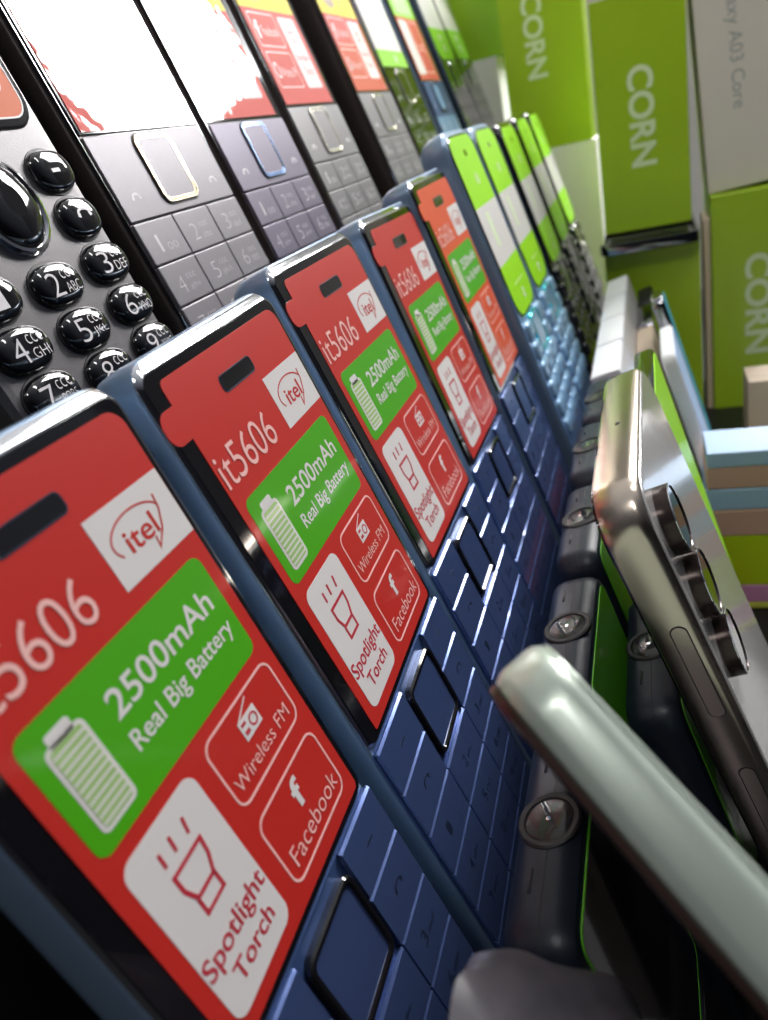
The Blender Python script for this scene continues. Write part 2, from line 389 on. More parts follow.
for p in sky:
    pass
sb = MB(); sb.loft(rri(-1.9, 47.9, -167, -60, 4), [(0, -.95), (.3, -.7), (.8, -.55)], 'sky_body')
sky.append(('keypad_plate', sb.mesh('keypad_plate')))
lime = [(277, -20, 5, sky, 'light blue keypad phone with lime and white sticker, beside the last red stickered phone'),
        (333, -19.5, 5, sky, 'light blue keypad phone with lime and white sticker, next to the first black one'),
        (402, -17.5, 5, blk, 'black keypad phone with lime and white sticker, nearest of three black ones'),
        (465, -18.5, 5, blk, 'black keypad phone with lime and white sticker, middle of three black ones'),
        (527, -19.5, 5, blk, 'black keypad phone with lime and white sticker, farthest in the front row')]
for a, b, c, pr, lab in lime:
    put('keypad_phone', rowframe(a, b, c), (23, -168, -7), pr, lab, 'phone', 'phones with lime stickers in the front row')

# ------------------------------------------------------------------ upper row
def upper_sticker(kind, w=49):
    s = MB(); z1, z2 = .05, .09
    if kind in ('itel', 'itel_white'):
        s.plate([(1.5, -36.5), (1.5 + w, -36.5), (1.5 + w, -.6), (1.5, -.6)][::1], -.15, 0, 'film_red')
        s.v[-8:] = [(x, -y if False else y, z) for x, y, z in s.v[-8:]]
    return s
def sticker_upper(kind):
    s = MB(); z1, z2 = .05, .09; T = 78
    if kind == 'red':                       # y here runs up from the lower edge of the sticker
        s.box(1.2, 50.5, .6, 35.2, -.15, 0, 'film_red'); s.box(1.2, 50.5, 35.2, T, -.15, 0, 'film_yellow')
        for y0, y1, t in ((21.5, 33.8, 'Facebook'), (6.6, 19.8, 'Wireless FM')):
            s.ring(rri(4.2, 27.2, y0, y1, 1.5), .5, 0, z1, 'st_pink', .01)
            s.text(t, 11, 25.6, y0 + 4, y0 + 7.6, z1, 'st_pink', 0)
        s.text('f', 6.2, 9.6, 24.5, 31, z1, 'st_white', .03)
        s.ring(ell(8, 13, 2.2, 3, 16), .7, 0, z1, 'st_white', .01)
        s.plate(rr(30.6, 46.6, 6.4, 33.4, 1.4), 0, z1, 'film_white')
        s.stroke([(36.2, 28), (41.2, 28), (40.2, 24.4), (37.2, 24.4)], .8, z2, 'st_ink', True)
        s.text('Spotlight', 32.5, 45, 16.5, 19.5, z2, 'st_ink', .01); s.text('Torch', 34.5, 43.5, 11.5, 14.5, z2, 'st_ink', .01)
        s.plate(ell(17, 42.5, 6.5, 4.2)(0), 0, z1, 'film_ink'); s.stroke([(31, 40.5), (33.5, 44.5)], 1.0, z1, 'film_ink')
    elif kind == 'lime_white':
        s.box(1.2, 52, .6, 9.4, -.15, 0, 'film_green'); s.box(1.2, 52, 9.4, T, -.15, 0, 'film_white')
        s.ring(ell(32, 5, 2.4, 2.0, 14), 1.1, 0, z1, 'film_white', .01)
    elif kind == 'green_red':
        s.box(1.2, 50, .6, 38, -.15, 0, 'film_red'); s.box(1.2, 50, 38, 54, -.15, 0, 'film_green'); s.box(1.2, 50, 54, T, -.15, 0, 'film_red')
        s.plate(rr(3.5, 21, 4, 36, 2), 0, z1, 'film_white')
        for y0 in (5, 21.5): s.ring(rri(24.5, 45, y0, y0 + 14.5, 2), .5, 0, z1, 'st_pink', .01)
        s.plate(rr(8, 44, 40, 52, 2), 0, z1, 'st_pale_green')
    elif kind == 'pill':
        s.plate(rr(1.2, 52, .6, 22, (9, 9, .1, .1)), -.15, 0, 'film_green'); s.box(1.2, 52, 22.02, 60, -.15, 0, 'film_white'); s.box(1.2, 52, 60.02, T, -.15, 0, 'film_green')
        s.ring(ell(28, 9, 3, 2.6, 14), 1.2, 0, z1, 'film_white', .01); s.ring(ell(26, 16, 5, 2, 14), 1.2, 0, z1, 'film_white', .01)
    return s.mesh('sticker')
SU = {k: sticker_upper(k) for k in ('red', 'lime_white', 'green_red', 'pill')}
def upper_phone(face, ringm, stk, side='side_brown', keym=None, imat='key_ink', depth=13, w=54, ext=0):
    P = []; keym = keym or face
    b = MB(); b.loft(rri(-1.2, w + 1.2, -73 - ext, 84, 3.5), [(3, -depth), (.8, -depth + .8), (0, -depth + 2.5), (0, -2.4), (.4, -1.2), (1.0, -.7)], side)
    P.append(('body', b.mesh('body')))
    t = MB(); t.ring(rri(-1.0, w + 1.0, -72.8 - ext, 83.8, 3.3), .55, -1.3, -.35, 'dark_chrome', .15); P.append(('edge_trim', t.mesh('edge_trim')))
    g = MB(); g.box(0, w, -.1, 83, -.9, -.2, 'glass_black', .3); P.append(('screen', g.mesh('screen')))
    P.append(('sticker', stk))
    pl = MB(); pl.loft(rri(-.2, w + .2, -72, -.4, 1.5), [(0, -.9), (.1, -.75)], 'groove'); P.append(('keypad_plate', pl.mesh('keypad_plate')))
    pn = MB(); z = -.8                                                               # the one-piece navigation panel
    pn.loft(rri(.1, w - .1, -21.3, -.5, .6), [(0, z), (0, z + .6), (.25, z + .85)], face)
    phone_icon(pn, 7.5, -16, z + .88, imat, 1.1); phone_icon(pn, w - 7.5, -16, z + .88, imat, 1.1)
    P.append(('navigation_panel', pn.mesh('navigation_panel')))
    c = MB(); c.loft(rri(w / 2 - 8, w / 2 + 8, -18.6, -1.7, 2.4), [(0, z), (0, z + 1.0), (.3, z + 1.25)], keym); P.append(('navigation_pad', c.mesh('navigation_pad')))
    o = MB(); o.ring(rri(w / 2 - 9.1, w / 2 + 9.1, -19.6, -.9, 3.2), .5, z, z + 1.1, 'groove', .1)
    o.ring(rri(w / 2 - 8.7, w / 2 + 8.7, -19.2, -1.2, 2.9), .75, z, z + 1.5, ringm, .2); o.ring(rri(w / 2 - 7.95, w / 2 + 7.95, -18.45, -1.95, 2.4), .75, z, z + 1.35, ringm, .2)
    P.append(('navigation_ring', o.mesh('navigation_ring')))
    cx = (0, w * .328, w * .667, w); k = 0
    for i in range(4):
        for j in range(3):
            y1 = -21.6 - 10.9 * i; s = MB(); g_ = .14
            s.loft(rri(cx[j] + g_, cx[j + 1] - g_, y1 - 10.9 + g_, y1 - g_, .4), [(0, z), (0, z + .6), (.12, z + .82), (.35, z + .9)], keym)
            ch = '123456789*0#'[k]; mx, my = (cx[j] + cx[j + 1]) / 2, y1 - 5.5
            s.text(ch, mx - (3.2 if ch == '1' else 4.4), mx - (2.2 if ch == '1' else 1.4), my - 2.6, my + 1.8, z + .93, imat, -0.025)
            if ch in '1234567890': 
                s.text({'1': 'oo', '0': '+'}.get(ch, ABC[ch]), mx + .2, mx + 4.8, my - 2.6, my - .8, z + .93, imat, -0.02)
                if ch not in '10': s.text('ccc', mx + .4, mx + 4.8, my + .4, my + 1.6, z + .93, imat, -0.02)
            P.append(('key', s.mesh('key'))); k += 1
    ft = MB(); ft.loft(rri(.1, w - .1, -71.8, -65.5, 1.2), [(0, z), (0, z + .6), (.25, z + .85)], face); P.append(('chin', ft.mesh('chin')))
    return P
UB = -52.2
upper = [
 (123.4, UB, -37, upper_phone('grey_face', 'gold_ring', SU['red']), 'grey keypad phone with gold-ringed navigation key, screen washed out by glare, beside the round-keyed phone'),
 (184.0, UB, -37, upper_phone('violet_face', 'blue_ring', SU['red']), 'violet-grey keypad phone with a pale blue ring round its navigation key, upper row'),
 (246.5, UB - 3, -37, upper_phone('warm_face', 'cream_ring', SU['red'], ext=3), 'grey keypad phone with cream ring, left of the wide dark gap in the upper row'),
 (333.5, UB - 7, -37, upper_phone('warm_face', 'cream_ring', SU['red'], ext=7), 'grey keypad phone with cream ring, right of the wide dark gap in the upper row'),
 (393.5, UB - 19, -37, upper_phone('black_gloss', 'cream_ring', SU['lime_white'], imat='white_ink', ext=19), 'black keypad phone with white and lime sticker and glinting keys, upper row'),
 (463, UB - 12, -37, upper_phone('pad_blue', 'ink_navy', SU['green_red'], side='slate_blue', keym='sky_body', ext=12), 'blue keypad phone with red and white sticker in the upper row'),
 (541, UB - 26, -37, upper_phone('black_gloss', 'chrome', SU['pill'], side='black_gloss', imat='white_ink', ext=26), 'black keypad phone with rounded lime sticker, next to the blue upper phone'),
 (599, UB - 28, -37, upper_phone('black_gloss', 'chrome', SU['pill'], side='black_gloss', imat='white_ink', ext=28), 'black keypad phone with rounded lime sticker, farthest in the upper row')]
for a, b, c, pr, lab in upper:
    put('keypad_phone', rowframe(a, b, c), (27, -73 - (UB - b), -6), pr, lab, 'phone', 'phones in the upper row')

# round-keyed phone at the far left of the upper row
def round_phone():
    P = []; w = 54
    b = MB(); b.loft(rri(0, w, -73, 92, (14, 14, 6, 6)), [(6, -15), (2.5, -14.2), (.6, -12), (0, -9), (0, -3.0), (.5, -1.2), (1.8, -.15), (3.4, 0)], 'speck_grey')
    P.append(('body', b.mesh('body')))
    q = MB(); q.loft(rri(3.4, 51.6, 2.6, 88, (5, 7, 4, 4)), [(0, -.2), (.2, .25), (.7, .4)], 'black_gloss'); P.append(('screen', q.mesh('screen')))
    s = MB(); s.plate(rr(5.2, 49.7, 5.0, 84, (2.5, 4.5, 2, 2)), .38, .5, 'film_orange')
    s.ring(rri(4.9, 50.0, 4.7, 84.3, (2.8, 4.8, 2, 2)), .4, .36, .56, 'st_white', .02)
    for y0 in (10, 27): s.ring(rri(24, 46.5, y0, y0 + 14, 2.4), .5, .45, .56, 'st_pink', .01)
    s.text('Facebook', 27, 44, 13, 16.5, .56, 'st_pink'); s.text('f', 31, 34.5, 17.5, 22.5, .56, 'st_white', .03)
    P.append(('sticker', s.mesh('sticker')))
    c = MB(); cx, cy = 28.9, 13.0 - .6
    c_ = (28.9, -39.8 + 51.6)    # centre in the frame of this phone: y up from screen base
    dx, dy = 28.9, 12.0
    n = MB(); dyy = -12.0
    n.loft(ell(28.0, dyy + 0.2, 9.3, 10.2, 40), [(0, -.2), (0, .8), (.5, 1.5), (1.1, 1.7), (1.6, 1.3), (2.0, .9)], 'chrome', True, False)
    P.append(('navigation_ring', n.mesh('navigation_ring')))
    d = MB(); d.loft(ell(28.0, dyy + 0.2, 7.6, 8.5, 40), [(0, .5), (.2, 1.6), (1.0, 2.3), (3.0, 2.9), (5.2, 3.1)], 'black_gloss'); P.append(('navigation_pad', d.mesh('navigation_pad')))
    rows = [(6.6, None), (17.0, None), (27.4, '123'), (37.4, '456'), (47.0, '789'), (56.8, '*0#')]
    for y, g in rows:
        for j, x in enumerate((10.6, 28.4, 46.1)):
            if g is None and j == 1: continue
            k = MB(); rx, ry = (6.0, 4.5) if g is None else (6.9, 4.5)
            yy = -y - (1.0 if j == 1 else 0)
            f = ell(x, yy, rx + .7, ry + .7, 28); k.loft(f, [(0, -.3), (.1, .25), (.7, .3)], 'groove', True, False)
            sup = lambda dd, x=x, yy=yy, rx=rx, ry=ry: [(x + (rx - dd) * math.copysign(abs(math.cos(a)) ** .8, math.cos(a)), yy + (ry - dd) * math.copysign(abs(math.sin(a)) ** .8, math.sin(a))) for a in [2 * math.pi * i / 32 for i in range(32)]]
            k.loft(sup, [(0, .1), (.05, .7), (.35, 1.35), (1.0, 1.85), (2.0, 2.15), (3.3, 2.3)], 'black_gloss')
            if g:
                ch = g[j]; zt = 2.35
                if ch in '23456789':
                    k.text(ch, x - 4.3, x - .9, yy - 2.6, yy + 2.2, zt, 'key_ink', -.01)
                    k.text(ABC[ch].upper(), x + .1, x + 4.4, yy - 2.5, yy - .4, zt, 'key_ink', -.01); k.text('ccc', x + .2, x + 4.2, yy + .4, yy + 2.3, zt, 'key_ink', -.01)
                else: k.text(ch, x - 1.6, x + 1.6, yy - 2.4, yy + 2.4, zt, 'key_ink', -.01)
            else:
                if y < 10: k.stroke([(x - 2, yy - .5), (x + .5, yy - .5)], .8, 2.35, 'key_ink')
                else: phone_icon(k, x, yy, 2.35, 'key_ink', 1.3)
            P.append(('key', k.mesh('key')))
    h = MB(); h.loft(ell(3.6, -52, .8, .8, 12), [(0, -.3), (0, .05)], 'groove'); P.append(('microphone_hole', h.mesh('microphone_hole')))
    return P
put('keypad_phone', rowframe(60.6, -51.8, -37), (27, -73, -7), round_phone(), 'speckled grey phone with glossy black oval keys and orange sticker, at the left edge', 'phone', 'phones in the upper row')

# ------------------------------------------------------------------ dark torch phones, lower tier
def torch_parts(L=112, dark=False):
    P = []; w, T = 47, 12.0
    b = MB()
    # top edge is a full arch seen from the end: loft along the thickness with strong insets
    b.loft(rri(-w / 2, w / 2, -L, 0, (5, 5, 6, 6)), [(3.2, -T), (1.4, -T + .5), (.4, -T + 1.8), (0, -T + 3.6), (0, -4.0), (.35, -2.0), (1.4, -.5), (2.8, 0)], 'torch_body')
    P.append(('body', b.mesh('body')))
    sm = MB(); sm.ring(rri(-w / 2 - .05, w / 2 + .05, -L - .05, .05, (5, 5, 6, 6)), .3, -T * .46 - .12, -T * .46 + .12, 'groove', .05); P.append(('seam', sm.mesh('seam')))
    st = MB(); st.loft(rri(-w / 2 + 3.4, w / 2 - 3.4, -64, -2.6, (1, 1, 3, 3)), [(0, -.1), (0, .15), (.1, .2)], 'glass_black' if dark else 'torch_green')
    if dark: st.ring(rri(-w / 2 + 3.2, w / 2 - 3.2, -64, -2.4, 3), .5, 0, .25, 'torch_green', .05)  # green sticker in shade: drawn black, its green kept as a thin rim
    else: st.box(-16, 16, -46, -28, .2, .26, 'st_white')
    P.append(('screen' if dark else 'sticker', st.mesh('screen')))  # screen of the dark variant is that sticker with the shade painted in
    kp = MB(); kp.box(-w / 2 + 3.5, w / 2 - 3.5, -L + 6, -67, -.1, .3, 'black_gloss', .2); P.append(('keypad', kp.mesh('keypad')))
    # the torch sits in the top edge: build round the y axis
    def lathe(s, prof, mname, n=36, cx=0, cz=-T * .48):
        vs = []; fs = []
        for r, y in prof:
            for i in range(n):
                a = 2 * math.pi * i / n; vs.append((cx + r * math.cos(a), y, cz + r * math.sin(a) * .98))
        for k in range(len(prof) - 1):
            for i in range(n):
                j = (i + 1) % n; fs.append((k * n + i, (k + 1) * n + i, (k + 1) * n + j, k * n + j))
        fs.append(tuple(range((len(prof) - 1) * n, len(prof) * n)))
        s.add(vs, fs, mname); return s
    bz = lathe(MB(), [(5.6, -.6), (5.7, .15), (5.3, .4), (4.5, .38), (4.25, .1)], 'black_matt')
    cup = lathe(MB(), [(4.35, -.1), (4.25, .08), (4.0, .02), (3.4, -.1), (2.2, -.6), (1.1, -.8)], 'torch_cup')
    led = lathe(MB(), [(1.1, -.8), (1.0, -.2), (.5, 0)], 'pale_card', 16)
    ln = lathe(MB(), [(4.25, .16), (3.6, .34), (2.6, .44), (1.4, .5), (.4, .52)], 'lens_clear')
    P.append(('torch_bezel', bz.mesh('torch_bezel'), [('torch_reflector', cup.mesh('torch_reflector')), ('torch_lamp', led.mesh('torch_lamp')), ('torch_lens', ln.mesh('torch_lens'))]))
    for x in (-13.5, 10.5):
        g = MB(); g.box(x, x + 4.5, -.06, .1, -T * .66, -T * .62, 'groove'); P.append(('seam', g.mesh('seam')))
    return P
tp = torch_parts(); tps = torch_parts(98); tp_shaded = torch_parts(112, True)
# (X, Y, Z) of the middle of the top edge
TL = [((85.7, 20.8, -105.2), 'dark torch phone nearest the bottom, its lens below the sage green smartphone'),
      ((137.5, 22.1, -104.4), 'dark torch phone with clear round lens, above the tip of the sage green smartphone'),
      ((189.0, 22.8, -104.7), 'dark torch phone left of the bronze smartphone corner, third from the front'),
      ((238.5, 23.6, -104.4), 'dark torch phone half hidden behind the upper left of the bronze smartphone'),
      ((288.0, 23.0, -105.3), 'dark torch phone farthest along, touching the white cartons'),
      ((147.5, 5.2, -117.0), 'dark torch phone whose lens touches the left edge of the bronze smartphone')]
for (X, Y, Z), lab in TL:
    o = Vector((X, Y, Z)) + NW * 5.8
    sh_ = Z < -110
    put('torch_phone', frame(RW, LW, NW, o), (0, -98 if sh_ else -112, -6), tps if sh_ else (tp_shaded if X < 90 else tp), lab, 'phone', 'torch phones on the lower tier')

# ------------------------------------------------------------------ items beyond the torch phones
def slim(kind, mw, w, L, T, mname, face, label, cat, group, r=3.0, lens=False):
    """a slim upright device: shell and front face, seen from above"""
    b = MB(); b.loft(rri(-w / 2, w / 2, -L, 0, r), [(1.2, -T), (.3, -T + .5), (0, -T + 1.4), (0, -1.2), (.3, -.4), (1.0, 0)], mname)
    f = MB(); f.loft(rri(-w / 2 + 1.4, w / 2 - 1.4, -L + 3, -1.6, max(r - 1, .5)), [(0, -.05), (0, .12), (.12, .18)], face)
    P = [('shell', b.mesh('shell')), ('front', f.mesh('front'))]
    if lens:
        c = MB(); c.ring(ell(0, 0, 4.2, 4.2, 24), 1.4, 0, 1.2, 'chrome', .3); me = c.mesh('lens')
        me.transform(Matrix.Rotation(math.radians(-90), 4, 'X')); me.transform(Matrix.Translation((0, 0, -T / 2 * S))); P.append(('lens', me))
    return put(kind, mw, (0, -L, -T / 2), P, label, cat, group)
for i, X in enumerate((335, 381, 427, 473)):
    slim('phone_carton', frame(RW, LW, NW, Vector((X, 21.5, -105)) + NW * 6.5), 44, 112, 13, 'plain_white', 'st_white',
         ('white slim carton nearest the torch phones', 'second white slim carton behind the torch phones', 'third white slim carton behind the torch phones', 'farthest white slim carton, below the big green carton')[i], 'carton', 'white slim cartons in a row', .6)
for X, mm, ff, ln, lab, cat in ((348, 'p_lightblue', 'p_lightblue', True, 'light blue phone with a dark lens in its top, above the bronze smartphone', 'phone'),
                        (404, 'p_beige', 'p_beige', False, 'beige phone standing behind the light blue one', 'phone'),
                        (452, 'dark_chrome', 'glass_black', False, 'grey phone standing behind the beige one', 'phone'),
                        (497, 'black_matt', 'glass_black', False, 'black phone at the far end of the small row, against the green carton', 'phone')):
    slim('slim_phone', frame(RW, LW, NW, Vector((X, 6.0, -118)) + NW * 4.5), 44, 98, 9, mm, ff, lab, cat, 'small phones behind the bronze smartphone', 4, ln)
# stickered faces seen almost edge on, right of the bronze smartphone
for a, b, c, w_, mm, ff, lab in ((156, 66, 56, 49, 'dark_chrome', 'st_lime', 'phone with bright green face seen nearly edge-on beside the bronze smartphone'),
                             (289, 98, 56, 50, 'plain_white', 'p_lightblue', 'pale phone with a blue-white face seen nearly edge-on'),
                             (342, 86, 56, 22, 'dark_chrome', 'p_cyan', 'narrow cyan device seen edge-on in front of the green carton')):
    slim('slim_phone', rowframe(a + w_ / 2, b, c), w_, 209 - b, 6, mm, ff, lab, 'phone', 'phones seen edge-on', 5)

# ------------------------------------------------------------------ bronze smartphone showing its cameras
def smartphone_bronze():
    P = []; w, T, L = 76, 9.0, 156
    b = MB(); b.loft(rri(0, w, -L, 0, 9.5), [(1.2, -T), (.35, -T + .5), (0, -T + 1.8), (0, -2.2), (.3, -1.0), (.9, -.35), (1.6, -.1)], 'bronze')
    sub = []
    h = MB(); 
    vs = [(w * .47 + .55 * math.cos(a), .06, -T / 2 + .55 * math.sin(a)) for a in [2 * math.pi * i / 14 for i in range(14)]]
    h.add(vs, [tuple(range(14))[::-1]], 'black_matt'); sub.append(('microphone_hole', h.mesh('microphone_hole')))
    P.append(('frame', b.mesh('frame'), sub))
    g = MB(); g.loft(rri(1.2, w - 1.2, -L + 1.2, -1.2, 8.4), [(0, -.3), (.2, 0), (.6, .12)], 'back_mirror'); P.append(('back_cover', g.mesh('back_cover')))
    s = MB(); s.loft(rri(1.0, w - 1.0, -L + 1.0, -1.0, 8.4), [(.8, -T - .35), (.1, -T - .2), (0, -T + .2)], 'glass_black'); P.append(('screen', s.mesh('screen')))
    def side_btn(y0, y1):
        k = MB(); n = 10; zc = -T / 2 + .6; hw = 1.4; out = rr(y0, y1, zc - hw, zc + hw, 1.4)
        o2 = rr(y0 - .25, y1 + .25, zc - hw - .25, zc + hw + .25, 1.6); N = len(out)
        k.add([(-.02, y, z) for y, z in o2] + [(-.04, y, z) for y, z in o2], [(i, (i + 1) % N, N + (i + 1) % N, N + i) for i in range(N)] + [tuple(range(N, 2 * N))[::-1]], 'groove', False)
        k.add([(-.02, y, z) for y, z in out] + [(-.16, y, z) for y, z in out], [(i, (i + 1) % N, N + (i + 1) % N, N + i) for i in range(N)] + [tuple(range(N, 2 * N))[::-1]], 'bronze', True)
        return k.mesh('side_button')
    P.append(('side_button', side_btn(-50, -28))); P.append(('side_button', side_btn(-98, -64)))
    for y in (-13.2, -28.2, -43.2):
        r_ = MB(); r_.loft(ell(12.5, y, 6.8, 6.8, 36), [(0, 0), (0, 2.7), (.25, 2.95), (.55, 2.95), (.7, 2.7)], 'barrel', True, False); r_.ring(ell(12.5, y, 6.75, 6.75, 36), .5, 2.8, 3.02, 'chrome', .1)
        gl = MB(); gl.loft(ell(12.5, y, 6.15, 6.15, 36), [(0, 2.2), (.05, 2.7), (.2, 2.75)], 'black_gloss')
        P.append(('camera_ring', r_.mesh('camera_ring'), [('camera_glass', gl.mesh('camera_glass'))]))
    return P
LB = Vector((0, -.3145, -.9493)); NB = Vector((0, -.9493, .3145))
put('smartphone', frame(RW, LB, NB, (117, 4.4, -61.0)), (38, -156, -4), smartphone_bronze(), 'bronze smartphone turned with three raised camera rings toward the shopper', 'phone')

# ------------------------------------------------------------------ sage green smartphone close to the lens
ex = Vector((-0.50, -0.68, -0.53)).normalized()          # along its top edge, toward the lens
dn = Vector((0.652, 0.040, -0.757)); dn = (dn - ex * dn.dot(ex)).normalized()
nm = ex.cross(-dn).normalized()
def smartphone_sage():
    P = []; w, T, L = 158, 7.5, 62
    b = MB(); b.loft(rri(0, w, -L, 0, (8, 8, 8, 7)), [(1.6, -T), (.6, -T + .4), (.1, -T + 1.4), (0, -T + 2.2), (0, -2.2), (.2, -1.3), (.7, -.5), (1.7, 0)], 'sage'); P.append(('frame', b.mesh('frame')))
    s = MB(); s.loft(rri(.5, w - .5, -L + .5, -.5, 7.5), [(.9, -T - .9), (.2, -T - .75), (0, -T + .05)], 'copper_edge'); P.append(('case_lip', s.mesh('case_lip')))
    g = MB(); g.loft(rri(1.4, w - 1.4, -L + 1.4, -1.4, 7.0), [(.2, -T - 1.05), (0, -T - .85)], 'glass_black'); P.append(('screen', g.mesh('screen')))
    c = MB(); c.loft(rri(.8, w - .8, -L + .8, -.8, 7.5), [(0, -.2), (.2, .12), (.6, .2)], 'sage'); P.append(('back_cover', c.mesh('back_cover')))
    return P
FG = Vector((62.1, 17.2, -50.7))
put('smartphone', frame(-ex, dn, -nm, FG + ex * 158 - nm * 4.3), (79, -62, -4), smartphone_sage(), 'sage green smartphone close to the lens, its pale edge slanting across the lower right', 'phone')

# ------------------------------------------------------------------ plastic bag at the bottom
def bag():
    vs = []; fs = []; nu, nv = 72, 56
    for j in range(nv + 1):
        v = j / nv; z = v * 136.5
        prof = math.sqrt(max(0, 1 - max(0, (v - .70) / .30) ** 2.2)) if v > .70 else 1.0
        for i in range(nu):
            a = 2 * math.pi * i / nu; ca, sa = math.cos(a), math.sin(a)
            x = math.copysign(abs(ca) ** .6, ca) * 20 * prof; y = math.copysign(abs(sa) ** .6, sa) * 13.5 * prof
            p = Vector((x * .09, y * .09, z * .06)); nse = noise.fractal(p, 1.0, 2.0, 3) 
            fold = .9 * math.sin(a * 5 + z * .07 + 2 * nse)
            k = 1 + (.10 * nse + .045 * fold)
            zz = z + (3.2 * noise.noise(Vector((x * .12, y * .16, 3.1))) + 2.2 * math.sin(y * .33)) * max(0, v - .6) * 2.5
            vs.append((x * k, y * k, zz))
    for j in range(nv):
        for i in range(nu):
            k = (i + 1) % nu; fs.append((j * nu + i, j * nu + k, (j + 1) * nu + k, (j + 1) * nu + i))
    fs.append(tuple(range(nv * nu, nv * nu + nu))); fs.append(tuple(reversed(range(nu))))
    s = MB(); s.add(vs, fs, 'bag_film'); return s
o = bag().obj('plastic_bag'); 
sh = Matrix(((1, 0, 0, 0), (0, 1, .2, 0), (0, 0, 1, 0), (0, 0, 0, 1))); o.data.transform(sh)
o.location = Vector((39.0, -9.0, 0.5)) * S
tag(o, 'crumpled grey plastic bag at the bottom edge, in front of the nearest phone', 'bag')

# ------------------------------------------------------------------ cartons at the far end
def carton(kind, x, y0, y1, z0, z1, depth, mname, label, yaw=0, text=None, ink='carton_ink', group=None, lid=None, roll=0):
    """upright box, its printed side faces back along the row (-X). local: x to the right (=-Y), y up, z out"""
    w = y1 - y0; h = z1 - z0
    mw = Matrix.Translation(Vector((x, y1, z0 + H0)) * S) @ Matrix.Rotation(math.radians(yaw), 4, 'Z') @ Matrix(((0, 0, -1, 0), (-1, 0, 0, 0), (0, 1, 0, 0), (0, 0, 0, 1))) @ Matrix.Rotation(math.radians(roll), 4, 'Z')
    s = MB(); s.loft(rri(0, w, 0, h, .6), [(.5, -depth), (0, -depth + .5), (0, -.5), (.15, -.15), (.5, 0)], mname)
    if text:
        for t in text: s.text(t[0], t[1], t[2], t[3], t[4], .08, ink, t[5] if len(t) > 5 else .01, -90)
    P = [('carton_box', s.mesh('carton_box'))]
    l = MB(); l.ring(rri(-.05, w + .05, -.05, h + .05, .6), .3, -depth * .30 - .2, -depth * .30, 'groove', .05); P.append(('lid_seam', l.mesh('lid_seam')))
    e = put(kind, mw, (w / 2, 0, -depth / 2), P, label, 'carton', group)
    return e
GB = 'green phone cartons'
carton('phone_carton', 655, 38.5, 98, -31, 118, 55, 'carton_green', 'green carton printed CORN, behind the farthest lime stickered phones', 0,
       [('CORN', 59.5 - 26, 59.5 - 43 + 22.6, 46, 104, .03)] if False else [('CORN', 16.5, 31.5, 49, 104, .03)], group=GB)
carton('phone_carton', 545, -25, 28.6, -86, 47, 60, 'carton_green', 'green carton printed CORN, tallest in the middle, left of the white carton', 0,
       [('CORN', 19.0, 34.5, 38, 95, .03)], group=GB)
carton('phone_carton', 550, -92, -35.5, -73.0, 66, 60, 'carton_white', 'off-white carton with grey printing along its side, top right corner', 0,
       [('Galaxy A03 Core', 15.5, 25.0, 45, 117, .0)], 'carton_grey_ink', roll=3.6)
carton('phone_carton', 540, -98, -36, -216, -73.5, 70, 'carton_green', 'green carton printed CORN that carries the off-white carton, right edge', 0,
       [('CORN', 19.5, 35.5, 38, 104, .03)], group=GB)
carton('phone_carton', 523, -28.0, 29.5, -216, -95.0, 60, 'carton_green', 'green carton standing below the tallest one, behind the small phones', -2, group=GB)
carton('phone_carton', 715, 99, 160, 44, 150, 50, 'carton_green_light', 'light green carton behind the upper row, at the top edge', 0, group=GB)
carton('display_riser', 712, 112, 160, -216, 43.5, 60, 'pale_card', 'white riser under the light green carton')
carton('display_riser', 652, 36, 100, -216, -31.6, 60, 'pale_card', 'white riser under the upper left green carton')
# grey tray between two green cartons
t = MB(); t.loft(rri(-28, 31, -36, 40, 5), [(1, 0), (0, .8), (0, 6.2), (.5, 7.2), (2, 7.2), (2.4, 3)], 'dark_chrome')
o = t.obj('phone_tray', None, (553, 0, H0 - 94.6)); o.rotation_euler = (0, 0, math.radians(90)); o.data.transform(Matrix.Identity(4))
tag(o, 'flat grey tray squeezed between two green cartons', 'tray')
carton('cardboard_pad', 542, -35.4, -31.6, -216, -86, 30, 'p_beige', 'thin beige card standing in the gap between the green cartons')
# stack of coloured packets
z = 0.0
for i, (h, mm, nm_) in enumerate(((3.2, 'p_yellow', 'thin yellow packet at the bottom of the coloured stack'), (9, 'p_pink', 'pink packet in the coloured stack'), (25.5, 'p_lime', 'lime packet, thickest of the coloured stack'),
        (12.5, 'p_salmon', 'salmon packet resting on the lime one'), (10, 'p_lightblue', 'light blue packet between two salmon ones'), (10, 'p_salmon', 'upper salmon packet, second from the top of the coloured stack'), (7, 'p_lightblue', 'thin light blue packet topping the coloured stack'))):
    s = MB(); s.loft(rri(0, 60, 0, h - .25, .5), [(.5, -24), (0, -23.5), (0, -.5), (.15, -.15), (.5, 0)], mm)
    o = s.obj('packet'); dx = (i % 3) * .6
    o.matrix_world = Matrix.Translation(Vector((299 + dx * .3, -14.5 - z * .03, z + .1)) * S) @ Matrix(((0, 0, -1, 0), (-1, 0, 0, 0), (0, 1, 0, 0), (0, 0, 0, 1)))
    tag(o, nm_, 'packet', 'stack of coloured packets'); z += h
# pale items right of the stack
carton('beige_carton', 430, -62, -46, -216, -158, 26, 'p_beige', 'small beige carton behind the coloured stack')
carton('white_carton', 420, -100, -66, -216, -150, 26, 'plain_white', 'small white carton at the right edge, behind the coloured stack')

